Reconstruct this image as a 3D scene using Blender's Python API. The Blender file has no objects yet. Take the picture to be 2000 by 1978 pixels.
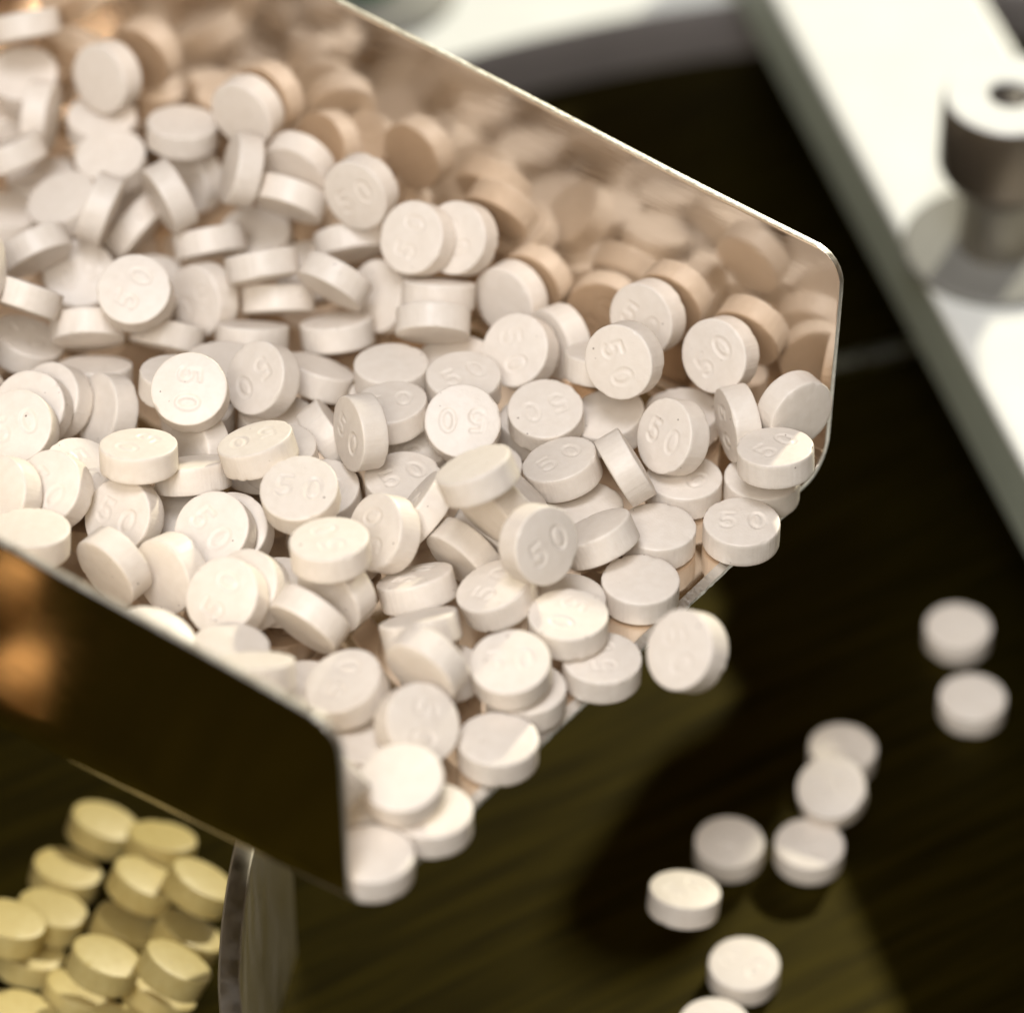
import bpy, bmesh, math, random
from mathutils import Vector, Quaternion, Matrix
import numpy as np
scene = bpy.context.scene
MM = 0.001
# ------------------------------------------------------------------ camera
PW, PH, FPX = 2000.0, 1978.0, 8730.0            # photograph size, focal length in its pixels
EL = math.radians(42.0)
CAM = Vector((0.0, -334.415, 375.351))          # mm
FWD = Vector((0, math.cos(EL), -math.sin(EL))); RIGHT = Vector((1, 0, 0)); UP = RIGHT.cross(FWD)
cd = bpy.data.cameras.new('camera'); cam = bpy.data.objects.new('camera', cd)
scene.collection.objects.link(cam); scene.camera = cam
cam.location = CAM * MM; cam.rotation_euler = (math.pi / 2 - EL, 0, 0)
cd.sensor_fit = 'HORIZONTAL'; cd.sensor_width = 36.0; cd.lens = 36.0 * FPX / PW
cd.clip_start = 0.01; cd.clip_end = 20.0
cd.dof.use_dof = True; cd.dof.focus_distance = 0.461
cd.dof.aperture_fstop = cd.lens / 12.5          # entrance pupil about 12.5 mm
cd.dof.aperture_blades = 9
# ------------------------------------------------------------------ world and lamps
world = bpy.data.worlds.new('World'); scene.world = world; world.use_nodes = True
bg = world.node_tree.nodes['Background']
bg.inputs[0].default_value = (0.90, 0.56, 0.25, 1); bg.inputs[1].default_value = 0.10
def area(name, loc, target, size, watts, col, shape='DISK', spread=180):
    l = bpy.data.lights.new(name, 'AREA'); l.shape = shape; l.size = size * MM; l.energy = watts; l.color = col
    l.spread = math.radians(spread)
    o = bpy.data.objects.new(name, l); scene.collection.objects.link(o)
    o.location = Vector(loc) * MM
    o.rotation_euler = (Vector(target) - Vector(loc)).to_track_quat('-Z', 'Y').to_euler()
    return o
# hard lamp low behind the far wall: its rim throws the shadow line along the heap
az, el, dist = math.radians(62), math.radians(21.5), 900.0
HL = Vector((math.cos(el) * math.cos(az), math.cos(el) * math.sin(az), math.sin(el)))
area('hard_lamp', Vector((0, 0, 70)) + HL * dist, (0, 0, 70), 34, 8.2, (1.0, 0.95, 0.74))
area('front_lamp', (-120, -560, 640), (0, 0, 60), 330, 3.9, (0.95, 0.92, 0.88))
area('top_lamp', (-60, -260, 880), (0, 30, 60), 330, 4.5, (0.92, 0.94, 1.0))
cy = scene.cycles
cy.use_denoising = True; cy.max_bounces = 7; cy.diffuse_bounces = 4; cy.glossy_bounces = 4; cy.transmission_bounces = 2; cy.caustics_reflective = True; cy.blur_glossy = 0.6; cy.sample_clamp_indirect = 6.0; cy.caustics_refractive = False
vs = scene.view_settings
vs.view_transform = 'Standard'; vs.look = 'None'; vs.exposure = 0.0; vs.gamma = 1.0; vs.use_curve_mapping = False
# ------------------------------------------------------------------ helpers
def hit(px, py, z):
    """point (mm) where the photograph's pixel meets the level z"""
    d = FWD + RIGHT * ((px - PW / 2) / FPX) + UP * ((PH / 2 - py) / FPX)
    return CAM + d * ((z - CAM.z) / d.z)
NF = Vector((0, math.sin(math.radians(4)), math.cos(math.radians(4))))
LIP0 = None
def hit_plane(px, py, p0, n):
    d = FWD + RIGHT * ((px - PW / 2) / FPX) + UP * ((PH / 2 - py) / FPX)
    return CAM + d * ((p0 - CAM).dot(n) / d.dot(n))
K = 2000 / 1932.0
_d = FWD + RIGHT * ((1130 * K - PW / 2) / FPX) + UP * ((PH / 2 - 1310 * K) / FPX)
PF = CAM + _d * 445.0                            # a point of the scoop floor
N0 = hit_plane(665 * K, 1712 * K, PF, NF)        # near front corner of the scoop floor
NB = hit_plane(0, 1385 * K, PF, NF)
AX = (NB - N0).normalized()                      # towards the back of the scoop
LT = NF.cross(AX).normalized()
if LT.dot(hit_plane(1572 * K, 884 * K, PF, NF) - N0) < 0: LT = -LT
WID = 83.7
def tag(o, label=None, cat=None, group=None, kind=None):
    if label: o['label'] = label
    if cat: o['category'] = cat
    if group: o['group'] = group
    if kind: o['kind'] = kind
    return o
def mesh_obj(name, verts, faces, mat, parent=None, smooth=True, origin=(0, 0, 0)):
    org = Vector(origin)
    me = bpy.data.meshes.new(name)
    me.from_pydata([((Vector(v) - org) * MM)[:] for v in verts], [], faces)
    bm = bmesh.new(); bm.from_mesh(me); bmesh.ops.recalc_face_normals(bm, faces=bm.faces); bm.to_mesh(me); bm.free()
    if smooth:
        me.polygons.foreach_set('use_smooth', [True] * len(me.polygons))
    me.materials.append(mat)
    o = bpy.data.objects.new(name, me); scene.collection.objects.link(o)
    if parent: o.parent = parent; o.location = (org * MM) - parent.location
    else: o.location = org * MM
    return o
def empty(name, loc):
    o = bpy.data.objects.new(name, None); scene.collection.objects.link(o); o.location = Vector(loc) * MM; o.empty_display_size = .01
    return o
def sharp(o, deg=35):
    m = o.modifiers.new('edges', 'EDGE_SPLIT'); m.split_angle = math.radians(deg); return o
def bevel(o, w, seg=3, deg=40):
    m = o.modifiers.new('bevel', 'BEVEL'); m.width = w * MM; m.segments = seg; m.limit_method = 'ANGLE'; m.angle_limit = math.radians(deg)
    m.harden_normals = False
    return o
def lathe(prof, seg=64, cx=0, cy=0, z0=0):
    """closed profile list of (r, z); r = 0 ends are poles"""
    V, Fc, rings = [], [], []
    for (rr, z) in prof:
        if rr < 1e-6: V.append((cx, cy, z0 + z)); rings.append([len(V) - 1])
        else:
            b = len(V)
            for k in range(seg):
                a = 2 * math.pi * k / seg; V.append((cx + rr * math.cos(a), cy + rr * math.sin(a), z0 + z))
            rings.append(list(range(b, b + seg)))
    for A, B in zip(rings, rings[1:]):
        for k in range(seg):
            k2 = (k + 1) % seg
            if len(A) == 1 and len(B) == 1: continue
            if len(A) == 1: Fc.append((A[0], B[k], B[k2]))
            elif len(B) == 1: Fc.append((A[k], A[k2], B[0]))
            else: Fc.append((A[k], A[k2], B[k2], B[k]))
    return V, Fc
# ------------------------------------------------------------------ materials
def mat(name):
    m = bpy.data.materials.new(name); m.use_nodes = True
    nt = m.node_tree; return m, nt, nt.nodes['Principled BSDF'], nt.nodes, nt.links
def ramp(nd, lk, src, stops):
    r = nd.new('ShaderNodeValToRGB'); lk.new(src, r.inputs[0])
    e = r.color_ramp.elements
    while len(e) < len(stops): e.new(0.5)
    for k, (p, c) in enumerate(stops):
        e[k].position = p; e[k].color = (c, c, c, 1) if isinstance(c, (int, float)) else (*c, 1)
    return r
def m_tablet():
    m, nt, b, nd, lk = mat('pressed_tablet')
    tc = nd.new('ShaderNodeTexCoord'); oi = nd.new('ShaderNodeObjectInfo')
    sc_ = nd.new('ShaderNodeVectorMath'); sc_.operation = 'SCALE'; sc_.inputs[0].default_value = (37, 91, 53); lk.new(oi.outputs['Random'], sc_.inputs['Scale'])
    mm = nd.new('ShaderNodeVectorMath'); mm.operation = 'SCALE'; mm.inputs['Scale'].default_value = 1000; lk.new(tc.outputs['Object'], mm.inputs[0])
    ad = nd.new('ShaderNodeVectorMath'); lk.new(mm.outputs[0], ad.inputs[0]); lk.new(sc_.outputs[0], ad.inputs[1])
    # faint mottling
    n1 = nd.new('ShaderNodeTexNoise'); n1.inputs['Scale'].default_value = 0.9; n1.inputs['Detail'].default_value = 5; lk.new(ad.outputs[0], n1.inputs['Vector'])
    r1 = ramp(nd, lk, n1.outputs[0], [(0.3, (0.765, 0.685, 0.595)), (0.7, (0.815, 0.74, 0.655))])
    # each tablet a shade of its own
    hs = nd.new('ShaderNodeHueSaturation'); lk.new(r1.outputs[0], hs.inputs['Color'])
    mr = nd.new('ShaderNodeMapRange'); mr.inputs['To Min'].default_value = 0.95; mr.inputs['To Max'].default_value = 1.03; lk.new(oi.outputs['Random'], mr.inputs[0]); lk.new(mr.outputs[0], hs.inputs['Value'])
    # dark specks of the pressed powder
    vo = nd.new('ShaderNodeTexVoronoi'); vo.inputs['Scale'].default_value = 0.85; lk.new(ad.outputs[0], vo.inputs['Vector'])
    wn = nd.new('ShaderNodeSeparateColor'); lk.new(vo.outputs['Color'], wn.inputs[0])
    th = nd.new('ShaderNodeMath'); th.operation = 'MULTIPLY'; th.inputs[1].default_value = 0.115; pw = nd.new('ShaderNodeMath'); pw.operation = 'POWER'; pw.inputs[1].default_value = 3.0
    lk.new(wn.outputs[0], pw.inputs[0]); lk.new(pw.outputs[0], th.inputs[0])
    lt_ = nd.new('ShaderNodeMath'); lt_.operation = 'LESS_THAN'; lk.new(vo.outputs['Distance'], lt_.inputs[0]); lk.new(th.outputs[0], lt_.inputs[1])
    mx = nd.new('ShaderNodeMix'); mx.data_type = 'RGBA'; lk.new(lt_.outputs[0], mx.inputs['Factor']); lk.new(hs.outputs[0], mx.inputs[6]); mx.inputs[7].default_value = (0.26, 0.2, 0.16, 1)
    lk.new(mx.outputs[2], b.inputs['Base Color'])
    b.inputs['Roughness'].default_value = 0.42; b.inputs['Specular IOR Level'].default_value = 0.4
    b.inputs['Subsurface Weight'].default_value = 0.0; b.inputs['Subsurface Radius'].default_value = (1.0, 0.75, 0.45); b.inputs['Subsurface Scale'].default_value = 0.0008
    n2 = nd.new('ShaderNodeTexNoise'); n2.inputs['Scale'].default_value = 4.5; n2.inputs['Detail'].default_value = 4; lk.new(ad.outputs[0], n2.inputs['Vector'])
    n3 = nd.new('ShaderNodeTexNoise'); n3.inputs['Scale'].default_value = 0.8; n3.inputs['Detail'].default_value = 2; lk.new(ad.outputs[0], n3.inputs['Vector'])
    a3 = nd.new('ShaderNodeMath'); a3.operation = 'MULTIPLY_ADD'; a3.inputs[1].default_value = 2.0; lk.new(n3.outputs[0], a3.inputs[0]); lk.new(n2.outputs[0], a3.inputs[2])
    bp = nd.new('ShaderNodeBump'); bp.inputs['Strength'].default_value = 0.35; bp.inputs['Distance'].default_value = 0.00006; lk.new(a3.outputs[0], bp.inputs['Height']); lk.new(bp.outputs[0], b.inputs['Normal'])
    return m
def m_steel(name, col, rough, stretch=(1, 1, 1), bump=0.25, dist=0.00002, scale=1.0):
    m, nt, b, nd, lk = mat(name)
    b.inputs['Metallic'].default_value = 1.0; b.inputs['Base Color'].default_value = (*col, 1)
    tc = nd.new('ShaderNodeTexCoord'); mp = nd.new('ShaderNodeMapping'); mp.inputs['Scale'].default_value = tuple(1000 * s for s in stretch); lk.new(tc.outputs['Object'], mp.inputs[0])
    n = nd.new('ShaderNodeTexNoise'); n.inputs['Scale'].default_value = scale; n.inputs['Detail'].default_value = 6; lk.new(mp.outputs[0], n.inputs['Vector'])
    r = ramp(nd, lk, n.outputs[0], [(0.3, rough * 0.75), (0.75, rough * 1.35)]); lk.new(r.outputs[0], b.inputs['Roughness'])
    bp = nd.new('ShaderNodeBump'); bp.inputs['Strength'].default_value = bump; bp.inputs['Distance'].default_value = dist; lk.new(n.outputs[0], bp.inputs['Height']); lk.new(bp.outputs[0], b.inputs['Normal'])
    return m
def m_plain(name, col, rough, metallic=0.0, var=0.06):
    m, nt, b, nd, lk = mat(name)
    tc = nd.new('ShaderNodeTexCoord'); n = nd.new('ShaderNodeTexNoise'); n.inputs['Scale'].default_value = 120; n.inputs['Detail'].default_value = 5; lk.new(tc.outputs['Object'], n.inputs['Vector'])
    r = ramp(nd, lk, n.outputs[0], [(0.3, tuple(c * (1 - var) for c in col)), (0.7, tuple(min(1, c * (1 + var)) for c in col))]); lk.new(r.outputs[0], b.inputs['Base Color'])
    b.inputs['Roughness'].default_value = rough; b.inputs['Metallic'].default_value = metallic
    return m
def m_table():
    m, nt, b, nd, lk = mat('brushed_dark_bronze')
    b.inputs['Metallic'].default_value = 1.0
    tc = nd.new('ShaderNodeTexCoord'); mp = nd.new('ShaderNodeMapping'); mp.inputs['Rotation'].default_value = (0, 0, math.radians(-33)); lk.new(tc.outputs['Object'], mp.inputs[0])
    sx = nd.new('ShaderNodeMapping'); sx.inputs['Scale'].default_value = (35, 480, 300); lk.new(mp.outputs[0], sx.inputs[0])
    n = nd.new('ShaderNodeTexNoise'); n.inputs['Scale'].default_value = 1; n.inputs['Detail'].default_value = 6; lk.new(sx.outputs[0], n.inputs['Vector'])
    r = ramp(nd, lk, n.outputs[0], [(0.25, (0.018, 0.0135, 0.002)), (0.8, (0.058, 0.044, 0.0045))]); lk.new(r.outputs[0], b.inputs['Base Color'])
    b.inputs['Roughness'].default_value = 0.47
    bp = nd.new('ShaderNodeBump'); bp.inputs['Strength'].default_value = 0.5; bp.inputs['Distance'].default_value = 0.00008; lk.new(n.outputs[0], bp.inputs['Height']); lk.new(bp.outputs[0], b.inputs['Normal'])
    return m
TAB = m_tablet()
TAB_YELLOW = m_tablet(); TAB_YELLOW.name = 'pressed_yellow_tablet'
for nd_ in TAB_YELLOW.node_tree.nodes:
    if nd_.type == 'VALTORGB' and nd_.color_ramp.elements[0].color[0] > .6:
        nd_.color_ramp.elements[0].color = (0.58, 0.45, 0.17, 1); nd_.color_ramp.elements[1].color = (0.64, 0.52, 0.22, 1)
STEEL = m_steel('polished_scoop_steel', (0.86, 0.745, 0.625), 0.10, (0.25, 0.25, 2.2), 0.2, 0.000012)
EDGEST = m_steel('ground_sheet_edge', (0.80, 0.77, 0.72), 0.42, (2, 2, 2), 0.8, 0.00006)
RAILM = m_steel('rail_steel', (0.40, 0.365, 0.32), 0.42, (0.4, 0.4, 0.1), 0.15, 0.00002)
TABLE = m_table()
WHITE = m_plain('sheen_and_cap_white', (0.80, 0.81, 0.77), 0.35, 0, 0.03)  # bright sheen of bar and deck metal put into the colour; bottle cap too
GREYM = m_plain('grey_casting', (0.20, 0.18, 0.17), 0.4, 0.3)
EDGE = m_plain('grey_green_side_shade', (0.30, 0.33, 0.27), 0.5)  # bar side's dull reflection of the dark table, put into the colour
KNOBM = m_plain('shade_dark_knob_metal', (0.16, 0.13, 0.10), 0.4, 0.8)  # knob side's dark reflection put into the metal's colour
NECKM = m_steel('knob_neck_steel', (0.36, 0.33, 0.28), 0.42)
SHADOW_FOOT_GREY = m_plain('shadow_and_foot_grey', (0.19, 0.185, 0.165), 0.6)  # grey of the knob's painted shadow, shared by the bottle foot
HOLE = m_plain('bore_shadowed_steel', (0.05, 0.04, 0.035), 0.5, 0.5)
GLINT_ORANGE = m_plain('orange_glint_colour', (0.95, 0.52, 0.18), 0.35, 0.0)  # added orange, there only for the glints in the scoop's near wall
GREEN = m_plain('green_plastic', (0.01, 0.19, 0.05), 0.3)
STRIP = m_steel('strip_steel', (0.5, 0.52, 0.5), 0.3)
# ------------------------------------------------------------------ the setting
TC = (66.8, 13.4); TR = 170.0
V, Fc = lathe([(0, 0), (60, 0), (420, 0), (420, -6), (0, -6)], 160, TC[0], TC[1], 0)
tag(sharp(mesh_obj('turntable_floor', V, Fc, TABLE, origin=(TC[0], TC[1], 0))), kind='structure')
# raised deck round the dark disc
prof = [(TR - 2.0, 0.02), (TR - 1.8, 2.6), (TR - 1.0, 5.6), (TR - .5, 7.4), (TR, 8), (TR + 1.2, 8.3), (300, 8.3), (300, 0.02)]
V, Fc, SEG, n = [], [], 120, len(prof)
for k in range(SEG + 1):
    a = math.radians(38 + (172 - 38) * k / SEG)
    for (rr, z) in prof: V.append((TC[0] + rr * math.cos(a), TC[1] + rr * math.sin(a), z))
for k in range(SEG):
    for j in range(n): Fc.append((k * n + j, k * n + (j + 1) % n, (k + 1) * n + (j + 1) % n, (k + 1) * n + j))
Fc += [tuple(range(n)), tuple(range(SEG * n, SEG * n + n))]
o = mesh_obj('machine_deck', V, Fc, WHITE, origin=(TC[0], TC[1], 0)); sharp(o, 30); tag(o, kind='structure')
o.data.materials.append(GREYM)
for p in o.data.polygons:
    c = p.center; rr = math.hypot(c.x, c.y) / MM
    if rr < TR + .3 and c.z / MM < 8.2: p.material_index = 1
# ------------------------------------------------------------------ the scoop
rootp = N0
scoop = empty('scoop', rootp)
tag(scoop, 'polished stainless steel scoop heaped with cream tablets', 'scoop')
RF = 3.5
def wall_h(side, s): return (22.8 + 0.095 * s) if side == 0 else (25.6 + 0.12 * s)
LEN = 128.0
def profile():
    P = []   # (kind, value): near wall from the top down, fold, floor, fold, far wall
    for t in (1, .985, .96, .93, .90, .87, .8, .65, .5, .3, .12, 0): P.append(('n', t))
    for k in range(1, 9): P.append(('fn', k / 9))
    for k in range(0, 19): P.append(('f', k / 18))
    for k in range(1, 9): P.append(('ff', k / 9))
    for t in (0, .12, .3, .5, .65, .8, .87, .90, .93, .96, .985, 1): P.append(('w', t))
    return P
def prof_pt(kind, t, s):
    ln, lf = 0.5, 1.5
    if kind == 'n': h = RF + (wall_h(0, s) - RF) * t; return (-ln * h / 22.8, h)
    if kind == 'w': h = RF + (wall_h(1, s) - RF) * t; return (WID + lf * h / 25.6, h)
    if kind == 'f': return (RF + (WID - 2 * RF) * t, 0.0)
    a = math.radians(90 * t)
    if kind == 'fn': return (RF - RF * math.cos(a) - 0.08 * (1 - t), RF - RF * math.sin(a))
    return (WID - RF + RF * math.sin(a) + 0.2 * t, RF - RF * math.cos(a))
rng = random.Random(4)
ST = [0, .15, .4, .8, 1.4, 2.2, 3.2, 4.5, 7] + [10 + k * (LEN - 10) / 26 for k in range(27)]
V = []; P = profile(); RC = 3.2
for s in ST:
    for (kd, t) in P:
        s0 = 0.0
        if kd in 'nw':
            d = (1 - t) * 20.0
            if d < RC: s0 = RC - math.sqrt(max(0, RC * RC - (RC - d) ** 2))
        ss = s0 + (LEN - s0) * (s / LEN) if s > 0 else s0
        w, h = prof_pt(kd, t, ss)
        if kd in 'nw': w += 0.12 * math.sin(ss * .13 + (2 if kd == 'w' else 0)) * t      # hand-bent sheet
        V.append(rootp + AX * ss + LT * w + NF * h)
n = len(P); Fc = []
for j in range(len(ST) - 1):
    for k in range(n - 1): Fc.append((j * n + k, j * n + k + 1, (j + 1) * n + k + 1, (j + 1) * n + k))
pan = mesh_obj('bent_sheet_pan', V, Fc, STEEL, scoop, origin=rootp)
# inside faces look inwards; the sheet's thickness goes outwards
me = pan.data
mid = me.polygons[(n // 2)]
if mid.normal.dot(NF) < 0: me.flip_normals()
so = pan.modifiers.new('sheet', 'SOLIDIFY'); so.thickness = 0.75 * MM; so.offset = -1; so.material_offset_rim = 1; pan.data.materials.append(EDGEST)
bevel(pan, 0.16, 2, 50)
# ground, frosted lip along the floor's front edge
V = []; Fc = []; lr = random.Random(2); NL = 150
for k in range(NL + 1):
    w = RF * .6 + (WID - 2.5 * RF) * k / NL; j1, j2 = lr.uniform(-.07, .07), lr.uniform(-.05, .05)
    for (s, h) in ((0.02, -.02), (-.95 + j1, -.28), (-1.0 + j2, -.68), (0.02, -.74)): V.append(rootp + AX * s + LT * w + NF * h)
for k in range(NL):
    for j in range(4): Fc.append((k * 4 + j, k * 4 + (j + 1) % 4, k * 4 + 4 + (j + 1) % 4, k * 4 + 4 + j))
Fc += [(0, 1, 2, 3), (NL * 4, NL * 4 + 1, NL * 4 + 2, NL * 4 + 3)]
sharp(mesh_obj('frosted_lip', V, Fc, EDGEST, scoop, origin=rootp), 25)
# back wall
V = []
for s in (LEN + .05, LEN + .8):
    for (w, h) in ((-.3, .1), (WID + .3, .1), (WID + 2.2, 40), (-.7, 34)): V.append(rootp + AX * s + LT * w + NF * h)
bevel(mesh_obj('back_wall', V, [(0, 1, 2, 3), (4, 5, 6, 7), (0, 1, 5, 4), (1, 2, 6, 5), (2, 3, 7, 6), (3, 0, 4, 7)], STEEL, scoop, False, rootp), .2)
# ------------------------------------------------------------------ tablets
TR_, TH, DOME = 4.0, 1.62, 0.20
def seg_d(x, y, ax_, ay, bx, by):
    dx, dy = bx - ax_, by - ay
    t = np.clip(((x - ax_) * dx + (y - ay) * dy) / (dx * dx + dy * dy + 1e-12), 0, 1)
    return np.hypot(x - ax_ - t * dx, y - ay - t * dy)
def glyphs(x, y):
    """distance (mm) to the strokes of the stamped 50"""
    d = np.full(x.shape, 9.0)
    cx, cy, a, b_ = 1.55, 0.0, 0.68, 1.12                     # 0
    pts = [(cx + a * math.cos(2 * math.pi * k / 40), cy + b_ * math.sin(2 * math.pi * k / 40)) for k in range(41)]
    cx = -1.5                                                # 5
    p5 = [(cx + .62, 1.12), (cx - .42, 1.12), (cx - .52, .18)]
    arc = [(cx - .02 + .66 * math.cos(t), -.42 + .66 * math.sin(t)) for t in [math.radians(q) for q in range(132, -151, -14)]]
    for poly in (pts, p5 + arc):
        for (p, q) in zip(poly, poly[1:]): d = np.minimum(d, seg_d(x, y, p[0], p[1], q[0], q[1]))
    return d
def tablet_mesh(seed):
    rg = np.random.default_rng(seed)
    M = 52; RI = 3.82
    g = np.linspace(-1, 1, M); gx, gy = np.meshgrid(g, g)
    # concentric map of the square onto the disc
    rr = np.maximum(np.abs(gx), np.abs(gy)); L = np.hypot(gx, gy) + 1e-9
    k = rr / L; blend = rr ** 1.0
    X = RI * gx * (k * blend + (1 - blend) * 0.8); Y = RI * gy * (k * blend + (1 - blend) * 0.8)
    top = TH - DOME
    dome = lambda r: DOME * (1 - (r / TR_) ** 2)
    Z = top + dome(np.hypot(X, Y))
    d = glyphs(X, Y); dep = 0.125 * np.clip(1 - (d / 0.30) ** 2, 0, 1) ** 0.8
    dep *= 0.8 + 0.2 * np.sin(X * 1.3 + seed) + 0.0
    lip = 0.018 * np.exp(-((d - .38) / .12) ** 2)
    Z = Z - dep + lip + rg.normal(0, .0035, Z.shape)
    V = [tuple(p) for p in np.stack([X, Y, Z], -1).reshape(-1, 3)]
    F = []
    for j in range(M - 1):
        for i in range(M - 1): F.append((j * M + i, j * M + i + 1, (j + 1) * M + i + 1, (j + 1) * M + i))
    loop = [i for i in range(M)] + [j * M + M - 1 for j in range(1, M)] + [(M - 1) * M + i for i in range(M - 2, -1, -1)] + [j * M for j in range(M - 2, 0, -1)]
    nL = len(loop); an = [math.atan2(V[q][1], V[q][0]) for q in loop]
    chip = np.zeros(nL); chipb = np.zeros(nL)
    for c_ in (chip, chipb):
        for _ in range(rg.integers(2, 5)):
            a0 = rg.uniform(-math.pi, math.pi); wd = rg.uniform(.04, .14); am = rg.uniform(.04, .2)
            for q in range(nL):
                da = (an[q] - a0 + math.pi) % (2 * math.pi) - math.pi
                c_[q] += am * math.exp(-(da / wd) ** 2) * rg.uniform(.7, 1)
    jig = rg.normal(0, .008, nL)
    rings = [(3.90, top + dome(3.90) - .012, 1, 0), (3.96, top - .05, 1, 0), (4.0, top - .14, .8, 0), (4.0, top - .5, .15, 0), (4.0, 0, 0, 0), (4.0, -top + .5, 0, .15), (4.0, -top + .14, 0, .8), (3.96, -top + .05, 0, 1), (3.88, -top - dome(3.88) + .012, 0, 1),
             (3.5, -top - dome(3.5), 0, 0), (2.6, -top - dome(2.6), 0, 0), (1.4, -top - dome(1.4), 0, 0)]
    prev = loop
    for (r_, z, ct, cb) in rings:
        b0 = len(V)
        for q in range(nL):
            c_ = ct * chip[q] + cb * chipb[q]
            R2 = r_ - c_ * .55 + jig[q] * (1 if r_ > 3.8 else 0); zz = z - (ct * chip[q] - cb * chipb[q]) * .45
            V.append((R2 * math.cos(an[q]), R2 * math.sin(an[q]), zz))
        cur = list(range(b0, b0 + nL))
        for q in range(nL):
            q2 = (q + 1) % nL; F.append((prev[q], prev[q2], cur[q2], cur[q]))
        prev = cur
    V.append((0, 0, -top - DOME)); c0 = len(V) - 1
    for q in range(nL): F.append((prev[q], prev[(q + 1) % nL], c0))
    me = bpy.data.meshes.new('tablet')
    me.from_pydata([(a * MM, b * MM, c * MM) for a, b, c in V], [], F)
    bm = bmesh.new(); bm.from_mesh(me); bmesh.ops.recalc_face_normals(bm, faces=bm.faces); bm.to_mesh(me); bm.free()
    me.polygons.foreach_set('use_smooth', [True] * len(me.polygons))
    me.materials.append(TAB); return me
TMESH = [tablet_mesh(s) for s in range(7)]
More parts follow.
